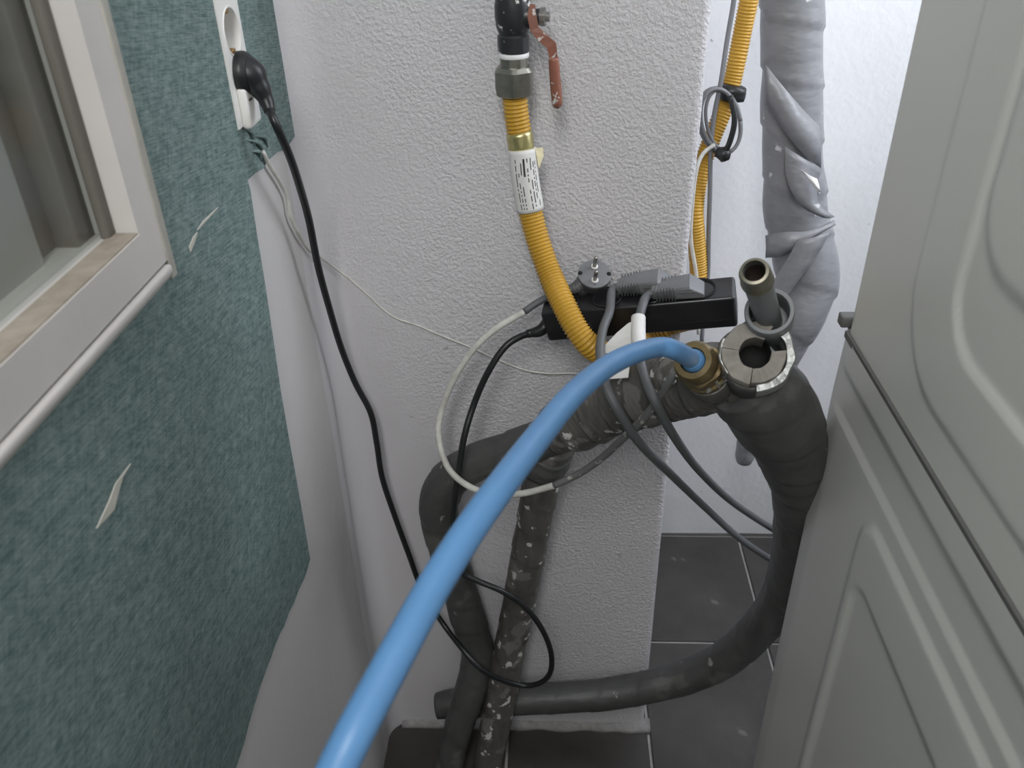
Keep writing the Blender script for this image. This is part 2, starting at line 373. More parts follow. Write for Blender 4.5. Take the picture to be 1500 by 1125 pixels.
# rumpled paper by the outlet
bm = bmesh.new()
for a, b in (((362, 205), (388, 228)), ((368, 222), (383, 236)), ((360, 190), (372, 215)), ((375, 200), (392, 215))):
    p, q = atX(*a, XL+0.002), atX(*b, XL+0.002); m = (p+q)/2+Vector((0.002, 0.004, 0.003))
    tube([p, m, q], [0.0008, 0.0022, 0.0008], 0.003, 8, bm=bm)
obj('wrinkle', bm, M_paper, paper)

# window_1: frame stands a little proud of the wall
win = bpy.data.objects.new('window_1', None); COL.objects.link(win); win['kind'] = 'structure'; win.location = (XL, 0, ZW); ORG[win] = Vector(win.location)
XF, XG = XL+0.004, XL-0.013                            # frame face, glass plane
y1, z1 = WO.y, WO.z; y0, z0 = WI.y, WI.z
bm = bmesh.new(); prism([(XF-0.0012, y0, z0+0.0004), (XF-0.0012, y1-0.004, z1+0.0044), (XF-0.0012, y1-0.004, 2.0), (XF-0.0012, y0, 2.0)], (XG-XF-0.03, 0, 0), bm)
obj('jamb', bm, M_pvc, win, smooth=False)
bm = bmesh.new(); prism([(XF, y0, z0), (XF, y1-0.004, z1+0.004), (XF, -0.8, z1+0.004), (XF, -0.8, z0)], (XG-XF-0.03, 0, 0), bm)
obj('bottom_rail', bm, M_pvc, win, smooth=False)
obj('dust', box((XG-0.002, -0.8, z0), (XF-0.0012, y0-0.001, z0+0.0012)), M_dust, win, smooth=False, label='brown dust lying on the sill')
zl = atX(243, 397, XL).z
bm = box((XL-0.002, -0.8, zl), (XL+0.0075, y1-0.006, z1+0.002), 0.0025)
obj('sill_bead', bm, M_pvc, win)
bm = box((XL-0.002, y1-0.004, z1-0.012), (XL+0.004, y1+0.006, 2.0), 0.001); obj('caulk_line', bm, M_caulk, win)
bm = box((XL-0.002, -0.8, zl-0.004), (XL+0.0035, y1, zl), 0.001); obj('caulk_line', bm, M_caulk, win)
obj('pane', box((XG-0.010, -0.8, z0-0.01), (XG-0.006, y0+0.01, 2.0)), M_glass, win, smooth=False)
obj('glazing_bead', box((XG-0.006, y0-0.010, z0), (XG+0.001, y0, 2.0), 0.002), M_sash, win)
obj('sash_stile', box((XG-0.034, y0-0.022, z0-0.01), (XG-0.014, y0+0.01, 2.0), 0.002), M_sash, win)
yb = atX(47, 330, XG-0.024).y
obj('blind_panel', box((XG-0.034, -0.8, z0-0.01), (XG-0.024, yb, 2.0), 0.001), M_blind, win, smooth=False, label='pale panel behind the glass')
obj('dark_panel', box((XG-0.045, -0.8, z0-0.01), (XG-0.030, y0+0.02, 2.0)), M_sash, win, smooth=False)

# ------------------------------------------------------------------ stacked machines
def rrect(u, v, u0, v0, r, ang=0):
    """signed distance to a rounded corner whose inside is u>u0, v>v0"""
    a, b = u0+r-u, v0+r-v
    return math.hypot(max(a, 0), max(b, 0)) + min(max(a, b), 0) - r
def sst(t):
    t = max(0, min(1, t)); return t*t*(3-2*t)
YE = at(1235, 480, 1.0); YEd = atX(1238, 480, XM).y; ZS = atX(1240, 481, XM).z
def side_panel(yb_in, y_front, zlo, zhi, emb, ny, nz, r_back=0.018):
    bm = bmesh.new(); rows = []
    for j in range(nz+1):
        z = zlo+(zhi-zlo)*j/nz; row = []; y_back = yb_in(z) if callable(yb_in) else yb_in
        for i in range(-6, ny+1):
            if i < 0:
                t = (-i)/6*math.pi/2; x = XM + r_back*(1-math.cos(t)); y = y_back - r_back + r_back*math.sin(t)
                row.append(bm.verts.new((x, y, z)))
            else:
                y = (y_back-r_back) + (y_front-y_back+r_back)*(i/ny)
                row.append(bm.verts.new((XM + emb(y, z)*min(1, i/6), y, z)))
        rows.append(row)
    for a, b in zip(rows, rows[1:]):
        for i in range(len(a)-1): bm.faces.new((a[i], a[i+1], b[i+1], b[i]))
    return bm
# dryer on top
d1 = atX(1325, 480, XM); d1b = atX(1420, 680, XM); d2 = atX(1392, 470, XM); d2b = atX(1470, 596, XM)
d3 = atX(1449, 300, XM); d3b = atX(1484, 430, XM)
U1, V1 = -d1.y, d1b.z; U2, V2 = -d2.y, d2b.z; U3, V3_ = -d3.y, d3b.z
def emb_dry(y, z):
    a = rrect(-y, z, U1, V1, 0.085); b = rrect(-y, z, U2, V2, 0.05)
    c = rrect(-y, z, U3, V3_, 0.05)
    return -0.0024*sst(-a/0.006+0.5) + 0.0030*sst(-b/0.006+0.5) - 0.0030*sst(-c/0.014+0.5)
dry = empty('clothes_dryer', (0.58, 0.42, ZS), 'grey clothes dryer standing on top of the washing machine', 'dryer')
obj('side_panel', side_panel(YEd, 0.06, ZS+0.0012, ZS+0.86, emb_dry, 170, 220), M_machine, dry)
bm = box((XM+0.018, YEd-0.004, ZS+0.003), (0.87, YEd, ZS+0.86), 0.001); obj('back_panel', bm, M_machine, dry)
obj('top_panel', box((XM, 0.06, ZS+0.86), (0.88, YEd, ZS+0.885), 0.008), M_machine, dry)
obj('front_panel', box((XM, 0.035, ZS+0.003), (0.88, 0.06, ZS+0.86), 0.006), M_machine, dry)
obj('far_side_panel', box((0.87, 0.06, ZS+0.003), (0.88, YEd, ZS+0.86), 0.001), M_machine, dry, smooth=False)
obj('bottom_panel', box((XM+0.004, 0.07, ZS+0.0015), (0.87, YEd-0.006, ZS+0.006)), M_gap, dry, smooth=False)
bm = box((XM-0.006, YEd-0.004, ZS+0.000), (XM+0.03, YEd+0.010, ZS+0.012), 0.002); obj('stacking_bracket', bm, M_gap, dry, label='dark bracket sticking out at the back corner')
# washer below
YWt, YWb = atX(1229, 492, XM).y, atX(1214, 552, XM).y; ZK = atX(1214, 552, XM).z
def wash_back(z): return YWb if z < ZK else YWb+(YWt-YWb)*(z-ZK)/(ZS-ZK)
cB = atX(1345, 730, XM).z; cC = atX(1310, 760, XM).z
w1 = atX(1275, 748, XM); w2 = atX(1262, 845, XM)
def emb_wash(y, z):
    e = 0.0
    e += -0.004*sst((z-cB)/0.006+0.5)                                 # step under the top lip
    e += -0.0028*sst((cC-z)/0.004+0.5)
    a = rrect(-y, -z, -w1.y+0.0, -w1.z, 0.035); b = rrect(-y, -z, -w2.y+0.0, -w2.z, 0.03)
    e += -0.0035*sst(-a/0.008+0.5) + 0.0035*sst(-b/0.008+0.5)
    return e
wash = empty('washing_machine', (0.58, 0.42, 0), 'grey washing machine on the floor carrying the dryer', 'washing machine')
obj('side_panel', side_panel(wash_back, 0.06, 0.035, ZS-0.0018, emb_wash, 130, 180, 0.022), M_machine_low, wash)
obj('back_panel', box((XM+0.022, YWb-0.004, 0.035), (0.87, YWb, ZK), 0.001), M_machine_low, wash)
obj('back_panel', box((XM+0.004, min(YWt, YWb)-0.012, ZK-0.01), (0.87, min(YWt, YWb)-0.008, ZS-0.004), 0.001), M_machine_low, wash)
bm = box((XM+0.006, 0.06, ZS-0.012), (0.88, YWt-0.006, ZS-0.003), 0.002); obj('top_panel', bm, M_machine_low, wash)
obj('gasket', box((XM-0.0032, 0.08, ZS-0.0055), (0.87, min(YEd, YWt)-0.010, ZS+0.0010)), M_gap, wash, smooth=False)
obj('front_panel', box((XM, 0.035, 0.035), (0.88, 0.06, ZS-0.008), 0.006), M_machine_low, wash)
obj('far_side_panel', box((0.87, 0.06, 0.035), (0.88, min(YWt, YWb), ZS-0.014), 0.001), M_machine_low, wash, smooth=False)
obj('bottom_panel', box((XM+0.02, 0.07, 0.034), (0.87, YWb-0.02, 0.04)), M_gap, wash, smooth=False)
for x in (XM+0.07, 0.81):
    for y in (0.14, YWb-0.08): obj('foot', lathe([(0.022, 0), (0.022, 0.012), (0.012, 0.014), (0.012, 0.04)], (x, y, 0), (0, 0, 1), 16), M_gap, wash)

# ------------------------------------------------------------------ wall outlet and the extension lead
oy0 = atX(330, 95, XO).y; oy1 = atX(362, 95, XO).y; oz0 = atX(353, 186, XO).z; oz1 = atX(330, -75, XO).z
oyc = so_c.y = (oy0+oy1)/2
outlet = empty('wall_outlet', (XO, oyc, oz0), 'white three-gang wall outlet on the teal wallpaper', 'outlet')
obj('cover_plate', prism([(XO-0.001, oy0, oz0), (XO-0.001, oy1, oz0), (XO-0.001, oy1, oz1), (XO-0.001, oy0, oz1)], (0.0025, 0, 0), holes=[circ(so_c, SR, XO-0.001)]), M_white, outlet, smooth=False)
so = obj('socket', lathe([(SR+0.0012, 0.0005), (SR+0.0008, 0.0012), (SR-0.0005, 0.0010), (SR-0.0010, -0.014), (SR-0.0030, -0.0160), (0, -0.0160)], (XO+0.001, so_c.y, so_c.z), (1, 0, 0), 36, open0=True), M_white, outlet, sharp=40)
for q in (-1, 1):
    obj('contact', box((XO-0.013, oyc-0.003, so_c.z+q*0.0160-0.0018), (XO+0.0005, oyc+0.004, so_c.z+q*0.0160+0.0018), 0.0006), M_brassc, so)
    obj('pin_hole', lathe([(0.0026, 0), (0.0026, 0.0006), (0, 0.0006)], (XO-0.0152, oyc+q*0.0095, so_c.z), (1, 0, 0), 14), M_hole, so)
c = atX(356, 160, XO+0.006); c.y = oyc
bm = obox((XO, c.y, c.z), (0, 1, 0), (0, 0, 1), (1, 0, 0), (-0.017, -0.020, 0.0), (0.017, 0.017, 0.009), 0.004, seg=3)
cap = obj('socket_cap', bm, M_white, outlet, sharp=50, label='white cap with a dark mark over the lowest gang')
obj('mark', box((XO+0.0085, c.y-0.011, c.z+0.004), (XO+0.0094, c.y-0.002, c.z+0.0060)), M_ink, cap, smooth=False)

# strip axes
SA, SB = at(797, 481, 0.875), at(1079, 458, 0.835)
su = (SB-SA).normalized(); sw = Vector((0.12, 0.97, 0.20)); sw = (sw-su*sw.dot(su)).normalized(); sv = su.cross(sw)
if sv.z < 0: sv = -sv
SL = (SB-SA).length; SHH = 0.0215; SW = 0.040
ext = empty('extension_lead', SA, 'black multi-outlet extension lead lying on the wrapped pipe, its black cord plugged into the wall', 'extension lead')
bm = obox(SA, su, sw, sv, (0, 0, -SHH), (SL, SW, SHH*0.98), 0.004, seg=3)
obox(SA, su, sw, sv, (0.004, -0.0006, -SHH*0.45), (SL-0.004, 0.002, -SHH*0.40), 0.0, bm=bm)
body = obj('body', bm, M_blackbox, ext, sharp=40)
for k in range(4):
    c = SA + su*(SL*(0.12+0.235*k)) + sw*SW*0.5 + sv*SHH
    obj('socket', lathe([(0.0185, -0.001), (0.0185, 0.0016), (0.0165, 0.0016), (0.0155, -0.0008), (0, -0.0008)], c, sv, 28), M_hole if k == 3 else M_blackbox, body)
# cord with a strain relief and a wall plug
r = 0.0040
cord_px = [(786, 487, .885), (765, 492, .875), (740, 508, .865), (715, 545, .855), (695, 590, .85), (680, 640, .83), (670, 700, .82), (664, 750, .82), (664, 800, .82), (676, 838, .825), (700, 851, .825), (735, 866, .82),
           (768, 888, .82), (793, 920, .82), (807, 955, .825), (806, 985, .83), (790, 1001, .84), (765, 1004, .845), (735, 996, .84), (705, 980, .835), (680, 954, .85), (650, 915, .885), (620, 868, .90), (598, 810, .90), (578, 755, .90), (560, 700, .90),
           (552, 650, .90), (543, 605, .90), (520, 560, .90), (500, 510, .89), (482, 450, .87), (466, 390, .85), (452, 320, .83), (438, 270, .80), (424, 228, .775)]
P = [SA + su*0.002 + sw*0.018 - sv*0.003] + [at(*p) for p in cord_px]
plug_c = atX(343, 114, XO+0.002); plug_c.y = oyc
tail = atX(391, 154, XL+0.024)
P += [atX(404, 182, XL+0.034), tail]
obj('cord', tube(P, r, 0.005, 12), M_black, ext)
obj('strain_relief', tube([SA+sw*0.018-sv*0.003+su*0.003, at(792, 484, .885), at(772, 489, .877)], [0.0075, 0.0072, 0.0048], 0.003, 14), M_black, ext)
bm = lathe([(0.0185, -0.001), (0.0190, 0.003), (0.0186, 0.005), (0.0165, 0.009), (0.010, 0.011), (0, 0.0115)], plug_c, (1, 0.05, -0.05), 30)
plug = obj('plug', bm, M_black, ext, sharp=40)
bm2 = tube([plug_c+Vector((0.005, 0, 0)), plug_c.lerp(tail, 0.30)+Vector((0.004, 0, 0.006)), plug_c.lerp(tail, 0.62)+Vector((0.003, 0, 0.005)), tail+Vector((0, 0, 0.004)), tail.lerp(atX(404, 182, XL+0.034), 0.35)], [0.0165, 0.0140, 0.0098, 0.0068, 0.0052], 0.002, 20)
obj('plug_neck', bm2, M_black, plug)

# two grey machine cords with flat angled plugs in the lead
def flat_plug(pos, length, parent, depth):
    o = SA + su*pos + sw*depth + sv*(SHH+0.001)
    prof_a = []
    bm = bmesh.new()
    secs = [(0.000, 0.008, 0.016, 0.014), (0.018, 0.010, 0.019, 0.017), (0.026, 0.015, 0.026, 0.018), (length*0.75, 0.017, 0.028, 0.019), (length, 0.010, 0.024, 0.006)]
    rings = []
    for (s, hw, ww, hh) in secs:
        ring = []
        for k in range(16):
            t = 2*math.pi*k/16; c, sn = math.cos(t), math.sin(t)
            f = lambda a: math.copysign(abs(a)**0.45, a)
            ring.append(bm.verts.new(o + su*s + sw*(0.012+f(c)*ww*0.5) + sv*(hh*0.5+f(sn)*hh*0.5)))
        rings.append(ring)
    for a, b in zip(rings, rings[1:]):
        for k in range(16): bm.faces.new((a[k], a[(k+1) % 16], b[(k+1) % 16], b[k]))
    bm.faces.new(rings[0][::-1]); bm.faces.new(rings[-1])
    p = obj('plug', bm, M_gplug, parent, sharp=30)
    bm = bmesh.new()
    for k in range(7):
        s = 0.004+k*0.0034
        obox(o, su, sw, sv, (s, -0.0005-k*0.0002, 0.001), (s+0.0016, 0.024+k*0.0003, 0.0150+k*0.0004), 0.0006, bm=bm, seg=1)
    obj('relief_rib', bm, M_gcord, p)
    obj('groove', obox(o, su, sw, sv, (0.030, -0.0022, 0.0105), (length*0.85, -0.0012, 0.0122), 0.0003, seg=1), M_gap, p)
    return o
gc = 'grey appliance cords plugged into the extension lead'
c1 = empty('appliance_cord', at(925, 440, .85), 'left grey cord with flat plug, leaving the black lead nearest the yellow hose', 'power cord', gc)
o1 = flat_plug(0.090, 0.062, c1, 0.016)
pts = [o1+sw*0.010+sv*0.009+su*0.004, o1+sw*0.004+sv*0.008-su*0.006, at(893, 456, .825), at(884, 480, .80), at(879, 510, .77), at(882, 540, .745), at(890, 572, .733), at(908, 605, .722), at(938, 650, .735), (at(985, 697, .80)), at(1035, 745, .91), at(1085, 790, .95),
       at(1140, 826, .98), at(1185, 850, .95), at(1215, 860, .86)]
pts[-1].x = 0.34
obj('cord', tube(pts, 0.0050, 0.006, 12), M_gcord, c1)
c2 = empty('appliance_cord', at(965, 430, .85), 'right grey cord with flat plug and a white paper tag on it', 'power cord', gc)
o2 = flat_plug(0.130, 0.056, c2, 0.001)
pts = [o2+sw*0.010+sv*0.009+su*0.004, o2+sw*0.002+sv*0.008-su*0.006, at(942, 445, .82), at(936, 470, .80), at(935, 500, .775), at(938, 528, .745), at(947, 560, .722), at(962, 592, .700), at(988, 640, .735), at(1025, 690, .82), at(1075, 737, .94), at(1142, 781, .99), at(1185, 805, .96), at(1212, 812, .86)]
pts[-1].x = 0.34
obj('cord', tube(pts, 0.0050, 0.006, 12), M_gcord, c2)
bm = tube([at(935, 465, .802), at(935, 490, .782), at(937, 512, .762)], 0.0078, 0.004, 14)
tagp = obj('tag', bm, M_paperlabel, c2, label='white paper tag folded round the cord')
A = [at(932, 470, .795), at(930, 490, .787), at(930, 510, .780), at(921, 552, .772)]
B = [at(923, 472, .795), at(903, 487, .79), at(884, 507, .785), at(876, 517, .782)]
n = 5
pa = [at(931, 470, .794), at(929, 490, .787), at(929, 508, .781), at(925, 530, .770)]
pb = [at(921, 473, .796), at(904, 487, .790), at(886, 506, .784), at(879, 518, .781)]
obj('tag_flap', strip(pa, pb, 0.0008), M_paperlabel, tagp, smooth=False)
pa = [at(926, 512, .765), at(923, 530, .750), at(920, 553, .735)]; pb = [at(880, 519, .775), at(886, 535, .760), at(893, 555, .742)]
obj('tag_flap', strip(pa, pb, 0.0008), M_paperlabel, tagp, smooth=False)
obj('mark', box(at(888, 522, .764)-Vector((0.0008, 0.0005, 0.004)), at(888, 522, .764)+Vector((0.0008, 0.0005, 0.004))), M_ink, tagp, smooth=False)

# loose plug lying on the lead, its cord white further on
lp = empty('heating_cord', at(872, 415, .905), 'loose round grey plug with pins up, its dirty white cord looping before the pillar', 'power cord')
lax = Vector((0.05, -0.50, 0.86)).normalized(); lc = at(871, 401, .895)
x_, y_, z_ = basis(lax)
bm = lathe([(0.0150, -0.020), (0.0172, -0.016), (0.0185, -0.004), (0.0192, -0.003), (0.0192, 0), (0.0165, 0.0006), (0, 0.0006)], lc, lax, 36)
lpb = obj('plug', bm, M_gplug, lp, sharp=30)
fwd = (Vector((0, 0.86, 0.5))-lax*Vector((0, 0.86, 0.5)).dot(lax)).normalized(); sd = fwd.cross(lax)
for s in (-1, 1):
    q = lc+fwd*s*0.0095
    obj('pin', lathe([(0.0024, 0), (0.0024, 0.017), (0.0014, 0.019), (0, 0.019)], q, lax, 14), M_steel, lpb)
    obj('pin_collar', lathe([(0.0042, 0), (0.0040, 0.0022), (0.0024, 0.0024)], q, lax, 16), M_white, lpb)
    obj('side_notch', lathe([(0.0026, 0.0002), (0.0026, 0.0010), (0, 0.0010)], lc+sd*s*0.0165, lax, 10), M_hole, lpb)
obj('ridge', obox(lc, sd, fwd, lax, (-0.001, -0.016, -0.0005), (0.001, -0.007, 0.0013), 0.0003, seg=1), M_gcord, lpb)
neck = [lc-lax*0.011-sd*0.010*(1 if sd.x > 0 else -1), at(846, 420, .895), at(832, 425, .893)]
obj('neck', tube(neck, [0.0085, 0.0075, 0.0052], 0.0015, 14, mod=lambda s, t, p: 1+0.08*math.sin(s*1500)), M_gcord, lpb)
gp = [at(836, 424, .893), at(815, 430, .893), at(795, 439, .893), at(780, 448, .89), at(768, 457, .885)]
wp = [at(768, 457, .885), at(740, 473, .88), at(710, 495, .875), at(680, 530, .87), at(656, 575, .865), at(643, 620, .855), (at(645, 655, .835)), at(660, 690, .82), at(690, 714, .805), at(730, 725, .80), at(770, 722, .795), at(812, 711, .79)]
gp2 = [at(812, 711, .79), at(850, 693, .785), at(885, 668, .77), at(915, 640, .745), at(945, 610, .725), at(968, 580, .712), at(985, 552, .702), at(992, 538, .71)]
obj('cord', tube(gp, 0.0042, 0.005, 12), M_gcord, lp)
obj('cord', tube(wp, 0.0040, 0.005, 12), M_whitecord, lp, label='dirty white run of the cord')
obj('cord', tube(gp2, 0.0043, 0.005, 12), mat('scuffed_grey_cord', (0.15, 0.15, 0.15), 0.5, spots=[((0.45, 0.44, 0.41), 60, 0.60)]), lp, label='scuffed grey run of the cord')

# thin white wire from the wallpaper to behind the pipes
def hug(px, py):
    q = atX(px, py, XL+0.005); Yl = q.y if 0 < q.y < 3 else 3
    return at(px, py, min(Yl, YP-0.005)-0.013*math.exp(-((Yl-YP)/0.035)**2))
wy = hug
pts = [hug(385, 222), hug(396, 244), hug(411, 268), hug(421, 290), hug(425, 315), hug(436, 340), hug(453, 366), wy(478, 383), wy(510, 407), wy(540, 433), wy(560, 452), wy(582, 467), wy(610, 476), wy(650, 493), wy(690, 509), wy(725, 525), wy(765, 541),
       wy(800, 547), wy(840, 547), wy(880, 552), wy(930, 560)]
k = len(pts)
obj('wire', tube(pts, [0.0022]*7+[0.0012]*(k-7), 0.005, 8), M_whitecord, label='thin white wire tacked across the plaster from the torn wallpaper', cat='wire')

# ------------------------------------------------------------------ gas valve and yellow hose
YV = 0.888
vb = at(752, 140, YV)
va = at(751, -60, YV); xv = at(752, 60, YV).x
valve = empty('gas_valve', at(752, 10, YV), 'black gas cock with a red-brown lever at the top of the pillar', 'valve')
V = lambda py: at(752, py, YV).z
ax0 = Vector((xv, YV, 0)); zt = V(-60)
pr = [(0.0145, V(77)), (0.0158, V(75)), (0.0158, V(52)), (0.0140, V(49)), (0.0165, V(40)), (0.0178, V(24)), (0.0178, V(8)), (0.0170, V(2)), (0.0170, V(-14)), (0.0150, V(-20)), (0.0150, V(-90)), (0.0135, V(-92)), (0.0135, ZC)]
obj('body', lathe(pr, ax0, (0, 0, 1), 28), M_valve, valve, sharp=40)
sc = Vector((xv+0.013, YV-0.003, V(24)))
obj('stem_boss', lathe([(0.012, -0.006), (0.0105, 0.007), (0.0075, 0.008), (0.0075, 0.013)], sc, (1, -0.15, 0), 20), M_valve, valve, sharp=40)
obj('stem_nut', lathe([(0.0085, 0.0135), (0.0085, 0.019), (0.0045, 0.0195), (0.0045, 0.023), (0, 0.023)], sc, (1, -0.15, 0), 24, polygon=6), M_steel, valve, smooth=False)
obj('seal_tape', lathe([(0.0145, V(84)), (0.0152, V(83)), (0.0152, V(77)), (0.0147, V(76))], ax0, (0, 0, 1), 28), M_ptfe, valve)
obj('adapter', lathe([(0.0152, V(99)), (0.0152, V(83))], ax0, (0, 0, 1), 24, polygon=8), M_nut, valve, smooth=False)
obj('hex_nut', lathe([(0.0180, V(139)), (0.0200, V(136)), (0.0205, V(130)), (0.0210, V(126)), (0.0210, V(103)), (0.0175, V(97)), (0.015, V(96))], ax0, (0, 0, 1), 48, polygon=6), M_nut, valve, sharp=25)
lev_px = [(780, 6, .868), (779, 22, .867), (783, 42, .866), (795, 55, .864), (808, 66, .863), (811, 84, .863), (812, 100, .863), (814, 125, .863), (816, 150, .863), (815, 158, .863)]
wd = [8, 13, 13, 15, 15, 12, 11, 11.5, 11, 6]
pa, pb = [], []
for i, (x, y, Y) in enumerate(lev_px):
    a = lev_px[max(0, i-1)]; b = lev_px[min(len(lev_px)-1, i+1)]; t = Vector((b[0]-a[0], b[1]-a[1])).normalized(); nrm = Vector((-t.y, t.x))*wd[i]/2
    pa.append(at(x+nrm.x, y+nrm.y, Y)); pb.append(at(x-nrm.x, y-nrm.y, Y))
lv = obj('lever', strip(pa[:6], pb[:6], 0.0035), M_lever, valve, smooth=False, label='red-brown lever with a bare worn bend')
obj('grip', tube([at(*p) for p in lev_px[5:]], [0.0050, 0.0054, 0.0056, 0.0054, 0.0026], 0.003, 14), M_lever, lv)

hose = empty('gas_hose', at(753, 142, YV), 'ribbed yellow gas hose from the black valve, under the lead and up the recess', 'hose')
hp = [(753, 132, YV), (756, 165, .887), (762, 205, .885), (769, 260, .88), (777, 310, .875), (789, 355, .865), (805, 400, .85), (824, 443, .825), (845, 483, .805), (866, 508, .80), (890, 520, .815), (908, 521, .845), (926, 512, .88), (948, 496, .907), (976, 480, .911), (1003, 471, .916), (1023, 464, .96),
      (1021, 430, 1.05), (1023, 400, 1.06), (1021, 360, 1.06), (1018, 320, 1.06), (1020, 285, 1.07), (1028, 245, 1.08), (1042, 205, 1.09), (1058, 165, 1.10), (1071, 125, 1.11), (1080, 85, 1.115), (1088, 45, 1.12), (1097, 0, 1.12), (1108, -60, 1.12), (1125, -330, 1.12)]
hr = [.0124]*4 + [.0128]*7 + [.0122, .0118, .0115] + [.0112]*17
pitch = 0.0040
def ribs(s, t, p): return 1+0.075*math.cos(2*math.pi*s/pitch)
obj('corrugated_tube', tube([at(*p) for p in hp], hr, pitch/5, 18, mod=ribs), M_yellow, hose)
obj('sleeve', tube([at(760, 194, .886), at(762, 205, .885), at(764, 219, .884)], 0.0138, 0.003, 24, mod=lambda s, t, p: 1+0.02*math.sin(t*7+s*400)), M_sleeve, hose, label='crimped gold sleeve')
LP = [at(765, 218, .884), at(769, 260, .88), at(777, 308, .8752)]
lab = obj('label_wrap', tube(LP, 0.0148, 0.004, 28), M_paperlabel, hose, label='white printed label wrapped round the hose')
# small print in columns running along the label, too fine to read
bm = bmesh.new(); T = (LP[2]-LP[0]).normalized(); toc = (Vector((0, 0, H))-LP[1]); toc = (toc-T*toc.dot(T)).normalized(); sdw = T.cross(toc)
if sdw.x < 0: sdw = -sdw
def on_label(s, th): 
    c = spl_at(s); return c + (toc*math.cos(th)+sdw*math.sin(th))*0.01495
LS = spline(LP, 0.0158, 0.002); LL = LS[-1][2]
def spl_at(s):
    for q in LS:
        if q[2] >= s: return q[0]
    return LS[-1][0]
for th in (-0.62, -0.42, -0.22, 0.25, 0.5, 0.72, 0.9):
    s = 0.006+random.random()*0.006
    while s < LL-0.006:
        l = random.uniform(0.002, 0.007)
        if random.random() < 0.85:
            a, b = on_label(s, th-0.035), on_label(min(s+l, LL-0.004), th-0.035); c, d = on_label(min(s+l, LL-0.004), th+0.035), on_label(s, th+0.035)
            bm.faces.new([bm.verts.new(p) for p in (a, b, c, d)])
        s += l+0.0012
for s0 in [0.008+0.0012*i for i in range(14)]:
    a, b, c, d = on_label(s0, -0.07), on_label(s0+0.0014, -0.07), on_label(s0+0.0014, 0.07), on_label(s0, 0.07); bm.faces.new([bm.verts.new(p) for p in (a, b, c, d)])
bmesh.ops.solidify(bm, geom=bm.faces[:], thickness=0.0001)
obj('print', bm, M_ink, lab, smooth=False)
pa = [at(783, 217, .878), at(786, 230, .878), at(789, 246, .878)]; pb = [at(795, 216, .884), at(796, 228, .884), at(790, 244, .880)]
obj('tape_end', strip(pa, pb, 0.0006), M_tapeY, hose, smooth=False, label='loose cream end of sticky tape')

# grey cable with a taped coil beside the hose in the recess
cb = empty('signal_cable', at(1042, 200, 1.08), 'slim grey cable with a spare coil taped to the yellow hose', 'cable')
obj('cable', tube([at(1096, -330, 1.09), at(1079, -50, 1.09), at(1075, 0, 1.09), at(1065, 60, 1.085), at(1056, 120, 1.075), at(1046, 170, 1.07), at(1041, 220, 1.065), at(1040, 280, 1.06), at(1038, 340, 1.06), at(1037, 400, 1.06), at(1031, 445, 1.05), at(1028, 500, 1.03)], 0.0030, 0.006, 10), M_gplug, cb)
for i, (dx, w_, b_) in enumerate(((0, 30, 1.0), (3, 26, 0.96), (-2, 33, 1.03))):
    cx, cy = 1056+dx, 177
    pts = []
    for k in range(17):
        t = 2*math.pi*k/16
        pts.append(at(cx+w_*0.95*math.cos(t)+6*math.sin(t), cy+47*b_*math.sin(t), 1.066+0.004*i+0.006*math.cos(t)))
    obj('coil', tube(pts, 0.0022, 0.005, 8), M_gplug, cb)
obj('coil', tube([at(1070, 140, 1.055), at(1076, 175, 1.05), at(1070, 205, 1.05), at(1060, 228, 1.055)], 0.0035, 0.005, 10), M_black, cb, label='black taped run of the coil')
bm = tube([at(1075, 126, 1.095), at(1073, 133, 1.095), at(1070, 145, 1.095)], 0.0165, 0.004, 16, mod=lambda s, t, p: 1+0.06*math.sin(3*t+s*200))
obj('black_tape', bm, M_black, cb)
bm = tube([at(1050, 222, 1.06), at(1060, 226, 1.056), at(1068, 228, 1.056)], [0.006, 0.0095, 0.006], 0.003, 14, mod=lambda s, t, p: 1+0.1*math.sin(3*t+s*500))
obj('black_tape', bm, M_black, cb)
obj('cable', tube([at(1047, 212, 1.06), at(1030, 225, 1.055), at(1020, 250, 1.045), at(1014, 300, 1.04), at(1012, 350, 1.04), at(1019, 395, 1.04), at(1024, 440, 1.04), at(1023, 490, 1.02)], 0.0026, 0.006, 10), M_whitecord, cb, label='pale thin cable beside the hose')

# ------------------------------------------------------------------ taped pipe in the recess
def wrap(pitch, amp, ph=0.0, lump=0.03, seed=0):
    def f(s, t, p):
        q = (s/pitch + t/(2*math.pi) + ph) % 1.0
        return 1 + amp*(q-0.5) + lump*noise.noise(p*22+Vector((seed, 0, 0))) + lump*0.5*noise.noise(Vector((p.x*60, p.y*60, p.z*25+seed)))
    return f
rp = empty('lagged_pipe', at(1165, 330, 1.2), 'silver-grey tape-wrapped pipe hanging before the recess wall', 'pipe')
pp = [(1160, -330, 1.2), (1160, -70, 1.2), (1160, 60, 1.2), (1160, 160, 1.2), (1162, 250, 1.2), (1167, 320, 1.2), (1179, 375, 1.19), (1184, 415, 1.18), (1172, 455, 1.17), (1152, 500, 1.17), (1126, 560, 1.17), (1102, 620, 1.17), (1092, 664, 1.17), (1090, 676, 1.17)]
rr = [.0395, .0395, .0395, .041, .043, .046, .046, .043, .040, .034, .027, .019, .0165, .0125]
obj('wrapped_run', tube([at(*p) for p in pp], rr, 0.005, 40, mod=wrap(0.075, 0.07, 0, 0.05, 3)), M_light_tape, rp)
